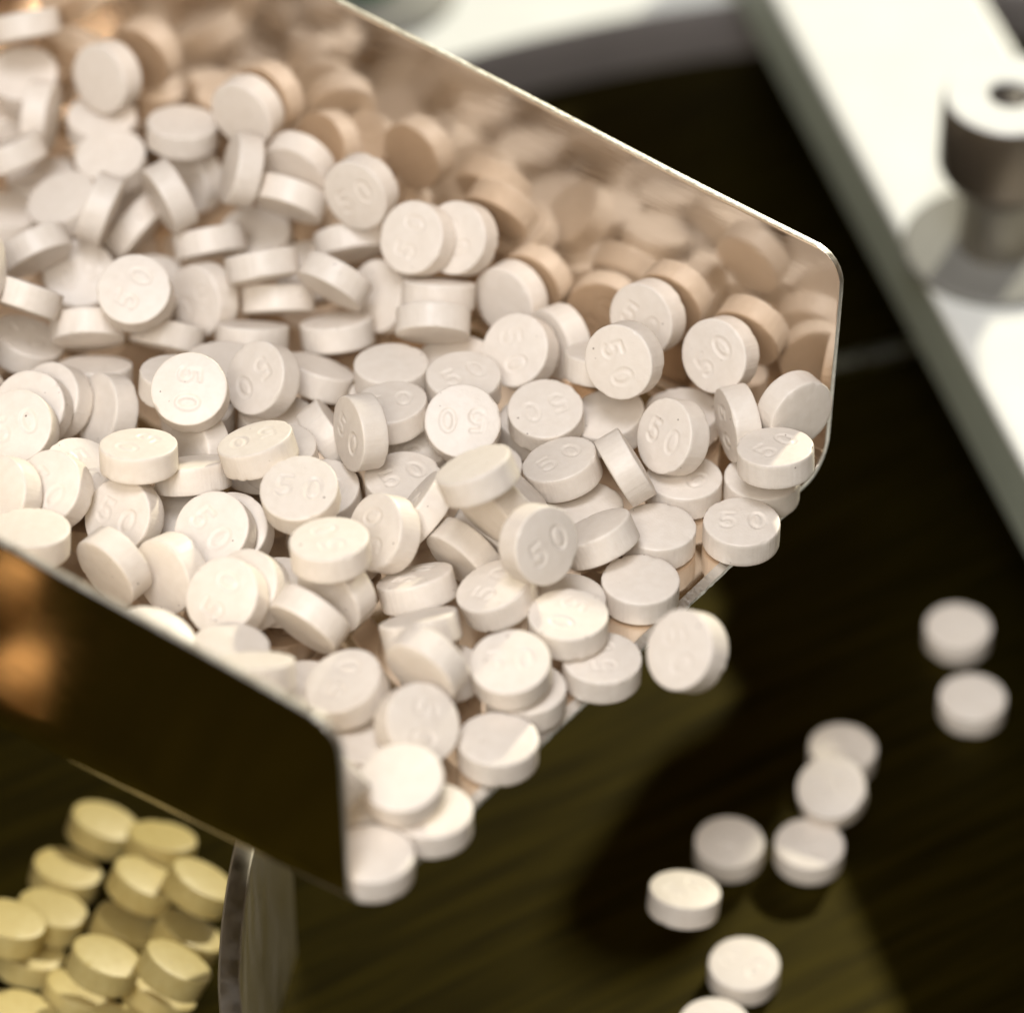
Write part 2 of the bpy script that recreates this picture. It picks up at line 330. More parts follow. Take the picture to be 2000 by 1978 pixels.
# name, where, centre (mm), rotation, stamped side shows, facing, back from lip, off near wall, height, visibility
TABLETS = [
('A1','pile',-55.41,80.43,75.43,0.78,-0.2,-0.248,-0.539,0,0.02,106,80,18,999),
('A2','pile',-56.06,79.84,68.16,0.012,0.016,0.992,0.124,0,0.77,106,80,11,999),
('A3','pile',-53.45,72.07,68.99,0.572,0.313,-0.621,-0.435,0,0.23,100,75,11,999),
('A4','pile',-59.14,81.47,62.16,0.055,0.993,0.101,0.041,0,0.5,110,80,5,999),
('A5','pile',-45.83,74.47,72.67,0.387,-0.78,-0.159,-0.465,0,0.71,95,81,15,999),
('A7','pile',-46.7,73.24,66.76,0.005,-0.936,-0.35,0.013,0,0.6,95,80,9,999),
('A9','pile',-29.42,65.05,74.95,0.497,-0.715,-0.151,-0.467,0,0.69,76,83,17,999),
('A10','pile',-37.02,66.86,70.51,0.086,0.962,-0.257,-0.011,0,0.47,83,80,13,999),
('A11','pile',-45.07,65.3,67.49,0.905,0.053,-0.057,0.419,1,0.71,89,74,9,999),
('A12','pile',-56.21,64.17,69.44,0.02,0.638,-0.707,0.306,0,0.09,97,67,11,999),
('A13','pile',-49.95,58.87,66.46,0.109,0.479,0.861,0.134,0,0.64,89,66,8,999),
('A13b','pile',-53.93,71.47,59.67,0.049,0.01,0.997,-0.058,0,0.5,100,75,2,999),
('A14','pile',-45.36,53.18,70.43,0.481,0.372,-0.453,-0.652,0,0.07,82,64,12,999),
('A15','pile',-42.42,58.65,63.29,0.736,0.01,-0.508,-0.447,0,0.11,83,71,5,999),
('A16','pile',-37.81,55.11,70.62,0.461,-0.622,0.077,-0.629,0,0.18,77,70,12,999),
('A17','pile',-36.39,67.65,63.38,0.627,-0.465,0.615,0.114,0,0.64,83,82,6,999),
('A18','pile',-29.72,56.24,73.43,0.57,0.099,0.804,0.136,0,0.22,71,75,15,999),
('A19','pile',-57.55,63.87,60.55,0.118,0.232,-0.964,0.049,0,0.5,99,66,2,999),
('B1','pile',-23.67,59.61,71.44,0.691,-0.417,0.5,0.316,0,0.59,68,82,13,999),
('B2','pile',-16.44,51.51,74.16,0.764,0.509,-0.387,0.092,1,0.76,57,79,15,999),
('B3','pile',-24.37,54.7,70.65,0.553,-0.118,0.441,0.697,0,0.21,66,77,12,999),
('C1','pile',-52.22,48.29,68.49,0.677,-0.474,0.072,0.559,0,0.27,85,56,9,999),
('C2','pile',-56.61,34.06,77.68,0.559,-0.537,-0.58,0.251,0,0.5,80,42,17,999),
('C3','pile',-47.98,50.74,62.71,0.212,-0.002,0.272,-0.938,1,0.94,83,61,4,999),
('C4','pile',-52.27,36.86,71.32,0.591,-0.089,0.38,0.706,0,0.02,78,47,11,999),
('C5','pile',-40.36,36.95,71.67,0.835,0.206,-0.16,0.485,1,0.92,69,54,12,999),
('C6','pile',-33.82,45.51,63.78,0.037,0.422,0.372,-0.826,1,0.68,69,65,4,999),
('C7','pile',-45.97,37.8,66.04,0.262,-0.108,-0.44,-0.852,0,0.25,74,51,6,999),
('C8','pile',-33.59,54.23,64.84,0.673,-0.191,-0.314,-0.642,0,0.07,73,72,6,999),
('C9','pile',-28.79,59.64,61.07,0.06,-0.342,0.937,0.045,0,0.71,73,79,3,999),
('C10','pile',-27.22,44.96,68.93,0.705,-0.211,-0.306,-0.604,0,0.07,63,68,10,999),
('C11','pile',-25.68,45.4,63.92,0.653,-0.268,0.244,0.666,0,0.06,62,69,5,999),
('C12','pile',-28.27,39.45,63.45,0.231,0.738,-0.613,0.163,0,0.13,61,63,4,999),
('C13','pile',-37.5,39.53,63.69,0.683,-0.348,-0.163,-0.621,0,0.05,68,58,4,999),
('C14','pile',-52.94,38.54,62.93,0.907,-0.147,0.148,-0.365,1,0.5,80,48,3,999),
('C15','pile',-44.91,33.05,63.29,0.052,0.287,0.933,-0.212,0,0.26,70,48,3,999),
('C17','pile',-33.46,19.22,72.84,0.653,0.207,0.177,-0.707,1,0.94,53,43,12,999),
('C18','pile',-26.3,25.92,68.9,0.176,0.38,0.193,-0.887,1,0.74,51,53,8,999),
('C19','pile',-31.05,31.76,65.26,0.046,0.654,0.751,-0.077,0,0.5,58,55,5,999),
('C20','pile',-48.46,25.49,66.31,0.911,0.269,-0.303,0.078,1,0.79,69,40,6,999),
('C21','pile',-50.39,21.85,68.27,0.286,-0.922,-0.181,-0.186,0,0.92,68,36,7,999),
('C22','pile',-51.33,17.04,69.6,0.948,0.263,-0.146,0.106,1,0.91,66,31,8,999),
('C23','pile',-42.98,24.97,65.34,0.408,-0.78,0.351,-0.319,0,0.54,64,43,5,999),
('C25','pile',-26.03,10.01,72.96,0.147,0.113,-0.157,-0.97,1,0.39,41,40,11,999),
('D1','pile',-10.22,44.81,72.89,0.802,0.17,-0.401,0.41,1,0.85,48,77,13,999),
('D2','pile',-5.58,45.63,72.25,0.728,0.454,-0.036,-0.513,1,0.85,45,81,13,999),
('D3','pile',-17.83,52.59,66.18,0.725,-0.285,-0.328,-0.535,0,0.21,59,80,7,999),
('D4','pile',-19.24,42.68,68.73,0.646,-0.12,0.479,0.582,0,0.21,55,71,9,999),
('D5','pile',-13.96,45.79,64.06,0.151,-0.79,-0.328,-0.496,0,0.71,52,77,5,999),
('D6','pile',-8.02,41.67,67.67,0.243,0.749,-0.597,0.155,0,0.11,45,76,8,999),
('D7','pile',-8.47,34.94,69.25,0.647,-0.34,-0.3,-0.614,0,0.25,42,71,9,999),
('D8','pile',-19.07,40.92,62.85,0.241,0.942,0.232,-0.001,0,0.21,54,70,3,999),
('D9','pile',-21.03,32.38,63.7,0.049,0.719,0.643,-0.259,0,0.26,51,62,3,999),
('D10','pile',-12.85,29.59,66.59,0.041,0.561,0.825,-0.047,0,0.55,42,64,6,999),
('D11','pile',-5.14,26.49,67.71,0.966,-0.002,0.004,0.259,1,0.64,34,66,7,999),
('D12','pile',-6.27,34.05,64.03,0.092,0.269,0.957,-0.06,0,0.5,39,71,4,999),
('D13','pile',0.92,32.18,67.49,0.651,0.399,0.028,-0.645,1,0.86,32,74,7,999),
('D14','pile',-0.05,42.7,66.33,0.619,-0.705,0.302,-0.168,0,0.71,39,82,7,999),
('D17','pile',-5.15,18.55,69.09,0.003,-0.005,0.293,-0.956,1,0.97,29,59,8,999),
('D18','pile',-12.73,21.65,67.95,0.994,-0.065,-0.062,0.063,1,0.55,37,57,7,999),
('D19','pile',-15.67,15.2,70.93,0.629,0.551,-0.335,-0.435,1,0.38,36,50,9,999),
('E1','pile',14.47,32.7,71.89,0.745,0.564,-0.145,-0.326,1,0.8,21,82,12,999),
('E2','pile',22.02,26.89,71.59,0.825,0.341,-0.416,0.173,1,0.84,12,81,11,999),
('E3','pile',11.74,22.54,74.51,0.621,0.534,0.088,-0.567,1,0.86,18,72,14,999),
('E5','pile',9.56,27.96,69.29,0.194,0.955,0.217,-0.063,0,0.29,23,75,9,999),
('D15','pile',5.23,36.42,65.44,0.337,-0.736,-0.062,-0.584,0,0.5,31,80,5,999),
('E7','pile',3.57,21.77,67.35,0.201,0.037,0.084,-0.975,1,0.78,24,67,6,999),
('E8','pile',10.31,23.85,64.69,0.016,-0.986,0.129,-0.1,0,0.65,20,73,4,999),
('E9','pile',18.21,26.3,62.96,0.022,0.221,0.975,-0.032,0,0.6,15,79,2,999),
('E10','pile',16.82,16.79,68.88,0.788,0.423,-0.266,-0.36,1,0.71,10,70,7,999),
('E11','pile',23.72,19.37,68.59,0.295,0.709,-0.108,-0.632,1,0.24,6,76,7,999),
('E12','pile',27.24,12.29,69.9,0.92,-0.096,0.01,0.379,1,0.51,-1,73,8,999),
('E13','pile',29.51,19.63,70.17,0.665,-0.686,-0.256,0.148,0,0.64,2,80,9,999),
('E14','pile',26.2,15.39,63.13,0.031,0.959,0.281,-0.013,0,0.61,2,75,2,999),
('E15','pile',18.02,15.39,63.13,0.958,-0.04,-0.006,-0.282,1,0.6,9,70,2,999),
('E16','pile',11.76,12.05,68.8,0.104,-0.729,-0.426,0.526,0,0.04,12,63,7,999),
('E17','pile',5.25,13.63,67.1,0.95,-0.104,-0.111,0.274,1,0.53,18,61,5,999),
('F1','pile',-38.16,8.61,73.38,0.413,-0.06,-0.133,-0.899,1,0.41,51,32,11,999),
('F3','pile',-32.69,18.35,65.62,0.537,-0.676,0.43,-0.264,0,0.5,52,43,4,999),
('F4','pile',-33.03,10.94,68.7,0.125,0.595,-0.757,0.239,0,0.18,48,37,7,999),
('F8','pile',-44.68,11.28,68.38,0.902,-0.022,0.181,-0.392,1,0.73,58,30,7,999),
('F9','pile',-46.84,5.84,71.15,0.843,0.334,-0.093,-0.411,1,0.82,56,25,9,999),
('F10','pile',-44.63,15.36,63.77,0.051,0.599,0.797,-0.059,0,0.54,60,34,2,999),
('F11','pile',-51.73,4.4,71.84,0.062,0.536,0.73,0.42,0,0.77,59,21,10,999),
('F11b','pile',-52.8,12.5,65.26,0.146,0.818,0.543,-0.12,0,0.35,65,27,4,999),
('F12','pile',-48.32,-3.24,72.71,0.065,0.76,0.64,-0.09,0,0.5,52,16,10,999),
('F13','pile',-39.65,4.78,68.33,0.865,0.366,-0.146,-0.311,1,0.82,50,28,6,999),
('F15','pile',-30.21,2.52,68.44,0.847,0.296,-0.001,-0.441,1,0.91,41,32,6,999),
('F16','pile',-28.58,4.88,66.18,0.279,-0.823,0.494,0.026,0,0.91,41,35,4,999),
('F17','pile',-40.15,-3.11,68.99,0.406,0.096,0.661,0.624,0,0.42,46,21,6,999),
('F18','pile',-34.43,-2.8,67.73,0.387,-0.78,-0.108,-0.48,0,0.63,41,25,5,999),
('F20','pile',-28.32,-9.77,70.67,0.852,0.156,-0.305,0.395,1,0.87,32,23,7,999),
('F21','pile',-26.34,-6.76,68.99,0.348,-0.595,0.724,0.029,0,0.82,32,26,6,999),
('F22','pile',-23.57,-3.28,65.48,0.009,0.769,0.638,-0.029,0,0.64,32,31,3,999),
('F25','pile',-36.8,-11.09,66.76,0.156,0.868,0.455,-0.127,0,0.36,38,17,3,999),
('F25b','pile',-35.02,-19.59,73.87,0.165,0.473,-0.865,-0.043,0,0.62,32,10,10,999),
('F26','pile',-27.72,-18.11,70.43,0.039,0.915,-0.402,-0.005,0,0.64,27,16,7,999),
('F26b','pile',-24.89,-24.57,74.56,0.259,0.916,0.299,-0.074,0,0.22,21,12,10,999),
('G1','pile',-21.44,3.07,72.97,0.987,0.122,-0.034,-0.098,1,0.82,34,37,11,999),
('G2','pile',-19.71,12.67,64.22,0.991,0.071,-0.043,-0.101,1,0.75,38,46,3,999),
('G3','pile',-26.03,17.93,63.73,0.107,0.74,0.658,-0.091,0,0.43,46,47,2,999),
('G5','pile',-11.32,13.1,65.33,0.972,-0.018,-0.022,0.233,1,0.64,31,51,4,999),
('G6','pile',-9.04,4.78,69.45,0.735,0.115,-0.448,-0.495,1,0.16,25,46,7,999),
('G7','pile',-12.95,0.05,70.48,0.703,-0.051,-0.465,0.535,1,0.67,25,39,8,999),
('G8','pile',-3.42,-2.85,80.84,0.211,0.912,0.33,0.125,0,0.35,15,42,18,999),
('G10','pile',0.26,7.44,68.89,0.026,-0.783,-0.461,0.417,0,0.18,19,53,7,999),
('G11','pile',-1.95,0.25,74.3,0.315,-0.564,-0.264,-0.717,0,0.39,16,46,12,999),
('G12','pile',-2.47,3.61,66.93,0.67,-0.159,0.533,0.492,0,0.29,19,49,5,999),
('G13','pile',-4.79,0.4,67.36,0.522,0.019,0.588,0.617,0,0.31,19,45,5,999),
('G14','pile',-9.55,-3.85,66.5,0.858,-0.261,-0.008,0.443,1,0.26,20,38,4,999),
('G16','pile',-9.05,-13.11,69.47,0.143,0.739,-0.602,0.264,0,0.18,14,31,6,999),
('G17','pile',-1.41,-7.05,68.59,0.872,-0.119,-0.135,0.456,1,0.58,12,40,6,999),
('H0','pile',2.6,-6.6,75.13,0.757,0.511,0.16,0.375,1,0.77,8,43,12,999),
('G19','pile',-18.07,-7.26,74.91,0.578,-0.076,0.046,0.811,1,0.54,25,30,12,999),
('G20','pile',-17.54,-7.33,69.26,0.369,-0.669,-0.256,-0.592,0,0.58,25,31,6,999),
('G21','pile',-20.13,-11.6,69.59,0.409,-0.511,-0.231,-0.72,0,0.27,24,26,6,999),
('G23','pile',-0.11,-19.02,69.77,0.996,0.072,-0.044,0.03,1,0.79,4,31,6,999),
('H1','pile',8.87,2.9,67.14,0.282,0.649,0.707,0.007,0,0.31,9,54,5,999),
('H2','pile',7.6,10.54,63.47,0.026,0.997,-0.077,-0.002,0,0.63,15,60,2,999),
('H3','pile',15.02,6.99,63.72,0.037,0.945,-0.325,0.004,0,0.62,6,62,2,999),
('H4','pile',23.75,7.82,63.66,1,-0.026,0.005,-0.006,1,0.63,0,67,2,999),
('H6','pile',13.06,-1.66,64.33,0.01,0.574,0.818,-0.026,0,0.64,3,53,2,999),
('H7','pile',5.53,-4.74,64.54,0.008,0.26,0.965,-0.021,0,0.65,8,46,2,999),
('H8','pile',5.61,-11.28,68.56,0.539,-0.012,-0.027,-0.842,1,0.64,4,41,5,999),
('H9','pile',8.93,-14,65.19,0.674,-0.016,0.027,0.738,1,0.65,-1,41,2,999),
('G25','pile',1.39,-18.56,65.51,0.022,0.587,0.809,-0.024,0,0.65,3,33,2,999),
('I2','pile',-1.38,-26.28,66.05,0.024,0.702,-0.711,0.023,0,0.66,1,25,2,999),
('I3','pile',-9.21,-27.12,70.19,0.678,0.013,0.371,-0.634,1,0.87,7,19,6,999),
('I4','pile',-8.26,-21.09,72.51,0.598,-0.648,-0.053,-0.469,0,0.48,9,25,8,999),
('I5','pile',-7.1,-15.69,66.16,0.125,0.916,0.376,-0.057,0,0.47,11,30,3,999),
('I6','pile',-16.09,-22.49,70.5,0.843,-0.053,-0.164,0.509,1,0.7,15,19,6,999),
('I8','pile',-10.42,-36.08,71.07,0.007,-0.348,-0.933,-0.089,0,0.82,2,11,6,999),
('I9','pile',-7.73,-36.6,66.77,0.027,0.711,0.703,-0.026,0,0.66,0,13,2,999),
('I10','pile',-13.2,-42.67,67.19,0.026,0.861,-0.508,0.01,0,0.69,1,5,2,999),
('I11','pile',-13.81,-26.1,66.25,0.01,0.704,-0.708,0.051,0,0.64,11,18,2,999),
('I12','pile',-17.09,-37.7,75.24,0.502,0.481,-0.718,0.02,0,0.02,7,6,10,999),
('I12b','pile',-15.4,-34.39,66.56,0.019,0.565,-0.825,0.029,0,0.67,8,10,2,999),
('I13','pile',-20.69,-19.08,65.95,0.035,-0.62,0.783,-0.033,0,0.69,21,20,2,999),
('fill','fill',-88.95,37.37,61.73,0.048,0.859,0.509,-0.02,0,0.55,109,27,2,0),
('fill','fill',-40,51.42,60.83,0.676,-0.001,0.008,0.737,0,0.62,77,66,2,90),
('fill','fill',-70.31,62.29,60.14,0.951,0.003,0.019,0.31,0,0.62,108,58,2,967),
('fill','fill',-52.9,3.51,64.39,0.014,0.849,-0.528,-0.035,0,0.69,60,20,2,642),
('fill','fill',-59.82,-9.36,67.55,0.535,-0.454,0.693,0.166,0,0.69,58,5,4,1289),
('fill','fill',-84.91,26.73,65.03,0.157,-0.476,-0.72,-0.48,0,0.9,100,20,4,0),
('fill','fill',-67.13,16.37,63.53,0.033,-0.71,-0.703,0.004,0,0.69,79,22,2,1030),
('fill','fill',-71.83,5.62,64.36,0.993,-0.104,0.016,0.058,0,0.5,77,10,2,82),
('fill','fill',-79.75,9.8,64.28,0.594,-0.121,-0.023,-0.795,0,0.54,86,9,2,0),
('fill','fill',-65.37,4.88,67.75,0.112,-0.082,0.008,-0.99,0,0.68,71,13,6,1079),
('fill','fill',-84.9,9.07,68.63,0.044,0.333,-0.941,0.032,0,0.6,89,6,7,0),
('fill','fill',-69.89,2.32,72.28,0.672,-0.044,-0.103,-0.732,0,0.48,73,8,10,187),
('fill','fill',-28.11,-14.89,65.6,0.077,0.979,-0.186,0.023,0,0.57,29,19,2,133),
('fill','fill',-80.21,14.88,71.19,0.476,-0.011,0.082,0.876,0,0.53,89,13,10,0),
('fill','fill',-70.86,30.91,62.13,0.005,0.286,0.958,-0.023,0,0.61,91,32,2,649),
('fill','fill',-52.89,-4.21,66.23,0.191,-0.975,-0.005,0.109,0,0.91,56,13,3,1210),
('fill','fill',-49.05,-12.35,65.44,0.056,0.827,-0.556,0.058,0,0.56,48,9,2,1197),
('fill','fill',-88.21,35.46,66.41,0.051,-0.4,-0.9,-0.165,0,0.84,107,25,6,0),
('fill','fill',-59.85,11.89,70.08,0.428,-0.705,-0.473,-0.31,0,0.95,70,22,8,1260),
('fill','fill',-63.94,-4.74,73.14,0.211,0.854,-0.388,-0.274,0,0.49,64,6,10,1008),
('fill','fill',-51.92,-9.28,69.12,0.023,-0.245,0.968,0.046,0,0.75,52,9,6,1307),
('fill','fill',-96.71,29.19,64.06,0.156,-0.664,0.706,0.19,0,0.92,111,15,4,0),
('fill','fill',-63.5,20.03,66.54,0.35,0.052,0.055,0.934,0,0.61,78,27,5,593),
('fill','fill',-84.11,27.1,71.18,0.08,0.858,-0.493,0.118,0,0.4,99,21,11,0),
('fill','fill',-62.18,48.4,61.28,0.061,0.956,-0.28,0.063,0,0.49,94,51,2,644),
('fill','fill',-80.42,43.77,63.46,0.892,-0.151,0.362,0.226,0,0.2,106,37,4,0),
('fill','fill',-90.99,23.52,67.69,0.81,-0.174,-0.261,-0.495,0,0.06,103,14,7,0),
('fill','fill',-87.34,28.78,75.01,0.9,0.011,-0.01,0.437,0,0.65,102,20,14,0),
('fill','fill',-10.51,21.1,63.02,0.782,0.008,0.034,0.622,0,0.64,36,58,2,96),
('fill','fill',-73.04,29.25,65.73,0.069,0.633,0.771,-0.02,0,0.53,91,29,5,233),
('fill','fill',-62.37,23.1,70.1,0.045,-0.996,-0.068,0.047,0,0.71,79,30,9,1128),
('fill','fill',-48.26,-16.95,69.54,0.001,0.495,0.869,-0.022,0,0.66,44,5,6,1301),
('fill','fill',-48.7,-15.51,73.27,0.011,0.693,0.718,-0.069,0,0.6,45,6,10,1272),
('fill','fill',-17.51,3.76,64.24,0.005,-0.956,0.295,-0.007,0,0.68,31,40,2,14),
('fill','fill',-71.81,9.48,68.72,0.066,-0.775,0.552,-0.299,0,0.28,79,13,7,21),
('fill','fill',-88.09,39.99,70.89,0.008,0.031,0.022,0.999,0,0.6,110,29,11,0),
('fill','fill',-86.81,43.61,74.46,0.544,-0.233,-0.138,-0.794,0,0.2,110,32,15,0),
('fill','fill',-77.21,53.39,62.97,0.18,0.467,0.538,-0.678,0,-0.61,109,46,4,67),
('fill','fill',-77.73,20.04,72.31,0.263,-0.008,-0.831,0.49,0,-0.29,90,18,11,0),
('fill','fill',-30.52,-25.59,67.98,0.845,-0.277,-0.179,-0.422,0,0.11,25,9,4,786),
('fill','fill',-60.27,2.28,69.6,0.773,-0.036,0.362,-0.52,0,0.8,65,14,7,1007),
('fill','fill',-33.67,27.98,62.34,0.493,-0.006,0.028,0.87,0,0.61,58,51,2,63),
('fill','fill',-41.56,-21.05,67.15,0.228,0.921,0.308,-0.075,0,0.29,37,6,3,970),
('fill','fill',-60.38,48.02,65.28,0.015,-0.595,0.804,0.013,0,0.65,92,52,6,299),
('fill','fill',-75.16,4.7,75.12,0,0.889,-0.454,0.06,0,0.59,79,7,13,0),
('fill','fill',-61.25,24.38,74.24,0.149,-0.857,-0.492,0.048,0,0.79,78,31,13,1221),
('fill','fill',-73.29,34.01,68.51,0.689,-0.055,0.042,0.722,0,0.52,94,33,8,231),
('fill','fill',-67.03,30.97,72.53,0.127,0.975,0.167,-0.074,0,0.41,87,33,12,703),
('fill','fill',-72.29,12.44,73.92,0.001,0.887,0.46,0.05,0,0.66,81,15,12,18),
('fill','fill',-63.65,70.52,60.88,0.938,-0.246,0.09,0.227,0,0.14,107,68,3,525),
('fill','fill',-63.08,16.71,74.87,0.235,-0.121,0.358,0.896,0,-0.07,76,24,13,661),
('fill','fill',-83.17,14.75,74.86,0.689,-0.073,-0.059,-0.719,0,0.5,91,11,13,0),
('fill','fill',-2.86,17.25,63.1,0.013,-0.015,0.999,-0.035,0,0.61,27,60,2,40),
('fill','fill',-70.23,-1.33,68.69,0.227,-0.055,-0.02,-0.972,0,0.63,71,5,6,22),
('fill','fill',-67.59,68.74,67.57,0.256,-0.14,-0.897,-0.333,0,0.96,109,64,10,1045),
('fill','fill',-71.4,40.19,73.28,0.236,0.591,-0.535,-0.555,0,0.55,96,38,14,519),
('fill','fill',-24.31,-31.86,68.61,0.02,-0.265,0.244,0.933,0,0.17,16,7,4,868),
('fill','fill',-63.53,44.78,69.11,0.079,0.69,0.719,-0.025,0,0.49,92,47,10,738),
('fill','fill',-71.97,45.11,62.86,0.907,-0.07,0.271,0.314,0,0.37,100,43,3,7),
('fill','fill',-95.19,18.66,63.39,0.067,0.63,0.77,-0.071,0,0.49,103,8,2,0),
('fill','fill',-74.73,22.72,67.59,0.206,-0.801,-0.516,-0.223,0,0.92,89,23,7,0),
('fill','fill',-73.75,57.72,67.9,0.982,-0.026,0.072,0.174,0,0.56,108,52,9,482),
('fill','fill',-72.8,61.38,71.02,0.838,-0.062,0.102,0.532,0,0.44,109,55,13,602),
('fill','fill',-57.95,25.68,63.05,0.679,0.06,0.028,0.731,0,0.69,77,35,2,381),
('fill','fill',-78.55,53.97,72.37,0.598,-0.051,-0.054,-0.798,0,0.49,110,46,14,0),
('fill','fill',-56.65,-8.16,73.83,0.106,0.684,0.722,-0.021,0,0.51,56,7,11,1168),
('fill','fill',-75.8,28.73,72.82,0.069,0.076,0.041,0.994,0,0.59,93,27,12,0),
('fill','fill',-81.37,47.4,68.76,0.014,-0.188,0.98,-0.059,0,0.52,108,39,10,0),
('fill','fill',-66.89,66.22,73.78,0.174,0.522,-0.824,0.139,0,0.23,107,62,16,713),
('fill','fill',-72.9,56.63,75.11,0.32,0.039,0.058,0.945,0,0.55,106,51,16,530),
('fill','fill',-92.1,16.1,71.12,0.941,-0,-0.055,-0.333,0,0.59,99,7,10,0),
('fill','fill',-79.47,39.19,68.95,0.803,0.016,-0.055,0.593,0,0.68,102,33,9,0),
('fill','fill',-64.38,29.49,67.06,0.254,0.017,0.027,-0.967,0,0.68,84,34,7,86),
('fill','fill',-66.78,-3.88,64.54,0.807,-0.028,0.029,0.589,0,0.62,67,6,2,411),
('fill','fill',-96.58,25.57,71.3,0.501,0.644,0.204,0.542,0,0.55,108,12,11,0),
('fill','fill',-62.33,35.76,66.77,0.077,-0.495,-0.594,0.63,0,-0.3,86,40,7,85),
('fill','fill',-64.31,39.59,73.12,0.522,-0.015,0.036,0.852,0,0.56,90,42,13,974),
('fill','fill',-35.38,25.07,69.11,0.596,-0.027,0.112,0.795,0,0.48,58,47,8,193),
('fill','fill',-66.43,59.6,64.42,0.124,0.812,-0.568,0.054,0,0.39,103,58,6,742),
('fill','fill',-95.98,29.24,76.52,0.069,0.777,0.625,-0.023,0,0.5,110,15,16,0),
('fill','fill',-63.09,7.93,75.06,0.161,-0.793,0.587,0.013,0,0.8,71,17,13,1287),
('fill','fill',-79.47,36.72,72.52,0.204,-0.946,0.252,-0.009,0,0.84,101,31,13,0),
('fill','fill',-44.47,66.94,62.15,0.057,0.138,-0.742,0.654,0,-0.7,90,76,4,66),
('fill','fill',-68.41,49.72,65.92,0.188,-0.353,-0.897,-0.188,0,0.92,99,48,7,163),
('fill','fill',-64.56,57.37,70.91,0.116,0.012,-0.591,-0.798,0,-0.57,100,56,12,982),
('fill','fill',-78.83,41.93,75.84,0.36,-0.195,-0.304,-0.86,0,-0.04,103,35,16,0),
('fill','fill',-70.48,49.42,71.64,0.979,-0.153,-0.128,-0.047,0,0.29,100,47,13,499),
('fill','fill',-92.25,19.52,76.76,0.808,-0.202,0.551,-0.05,0,0.17,101,9,16,0),
('fill','fill',-40.83,44.39,65.05,0.152,-0.061,-0.911,0.379,0,-0.07,74,60,6,13),
('fill','fill',-50.3,58.74,60.93,0.979,-0.139,-0.037,-0.145,0,0.37,90,66,2,1),
('fill','fill',-13.63,28.66,62.69,0.583,-0.076,0.001,-0.809,0,0.58,42,63,2,13),
('fill','fill',-36.27,9.35,63.84,0.03,0.45,-0.893,-0.003,0,0.66,50,34,2,106),
('fill','fill',-25.2,25.97,62.84,0.062,0.348,-0.933,0.062,0,0.53,50,54,2,278),
('fill','fill',-24.11,13.99,68.45,0.049,0.671,0.739,0.021,0,0.63,42,44,7,161),
('fill','fill',-22.38,54.66,60.52,0.93,-0.05,0.016,0.364,0,0.54,65,79,2,105),
('fill','fill',-60.86,10.93,64.09,0.073,-0.289,-0.953,0.047,0,0.64,71,21,2,66),
('fill','fill',2.47,25.12,62.64,0.422,0.008,0.043,0.906,0,0.6,27,69,2,97),
('fill','fill',-94.66,33.75,70.06,0.035,0.547,0.835,-0.049,0,0.53,111,20,10,0),
('fill','fill',-92.08,36.56,74.85,0.905,-0.063,0.022,-0.421,0,0.56,111,23,15,0),
('fill','fill',-70.49,22.39,73,0.004,0.983,0.181,0.025,0,0.63,85,24,12,363),
('fill','fill',-99.86,20.4,68.16,0.802,-0.367,-0.016,-0.471,0,0.09,108,6,7,0),
('fill','fill',-79.52,35.01,63.62,0.757,-0.177,0.207,-0.594,0,0.61,100,30,4,0),
('fill','fill',-67.36,54.52,61.24,0.994,0.032,0.089,-0.049,0,0.69,101,53,3,0),
('fill','fill',-80.8,9.1,74,0.734,0.648,0.189,-0.07,0,0.81,86,8,12,0),
('fill','fill',-75.38,59.54,63.49,0.561,0.064,-0.027,-0.825,0,0.61,111,52,5,0),
('fill','fill',-85.21,17.73,63.66,0.09,-0.021,-0.995,0.031,0,0.63,95,13,2,0),
('fill','fill',-57.08,28.17,68.93,0.1,-0.627,-0.559,0.534,0,-0,77,37,8,361),
('fill','fill',-29.81,-30.32,71.73,0.236,-0.172,0.409,-0.864,0,0.9,21,5,7,1458),
('fill','fill',-77.41,2.67,68.93,0.995,-0.067,0.054,-0.049,0,0.58,79,5,7,0),
('fill','fill',-66.09,74.85,72.07,0.116,0.851,0.512,-0.027,0,0.38,111,70,15,656),
('fill','fill',-19.2,20.88,65.36,0.25,0.865,-0.117,-0.419,0,0.12,42,53,4,318),
('fill','fill',-82.54,50.65,75.86,0.02,-0.611,0.79,-0.049,0,0.55,111,40,17,0),
('fill','fill',-100.04,19.08,74.2,0.981,-0.154,-0.01,-0.122,0,0.38,107,5,13,0),
('fill','fill',-88.21,9.88,64.29,0.114,0.438,0.89,-0.056,0,0.46,93,5,2,0),
('J1','table',53.97,57.54,1.65,0.517,-0.002,-0.009,0.856,1,0.7,6,129,-57,999),
('J2','table',54.75,45.29,1.65,0.918,0.005,0.001,-0.397,1,0.7,-2,119,-58,999),
('J3','table',38.84,36.89,1.65,0.944,-0.001,0.008,0.33,1,0.7,7,103,-58,999),
('J5','table',25,21.63,1.65,0.836,0.007,0.004,0.548,1,0.73,9,83,-59,999),
('J6','table',34.16,21.28,1.65,0.694,0.008,0.002,0.72,1,0.73,2,88,-59,999),
('J8','table',25.95,2.82,1.65,0.961,0.007,0.003,-0.275,1,0.75,-2,68,-61,999),
('J9','table',22.3,-6.24,1.65,0.999,0.001,-0.001,0.053,1,0.75,-5,58,-61,999),
('J4','table',36.93,27.05,5.49,0.972,0.157,-0.094,0.145,1,0.91,2,94,-55,999),
('J7','fall',19.09,5.55,10.44,0.936,-0.102,0.087,0.325,1,0.53,4,66,-52,999),
('H10','fall',17.05,-21.12,74.35,0.653,0.437,-0.075,-0.614,1,0.79,-12,39,10,999),
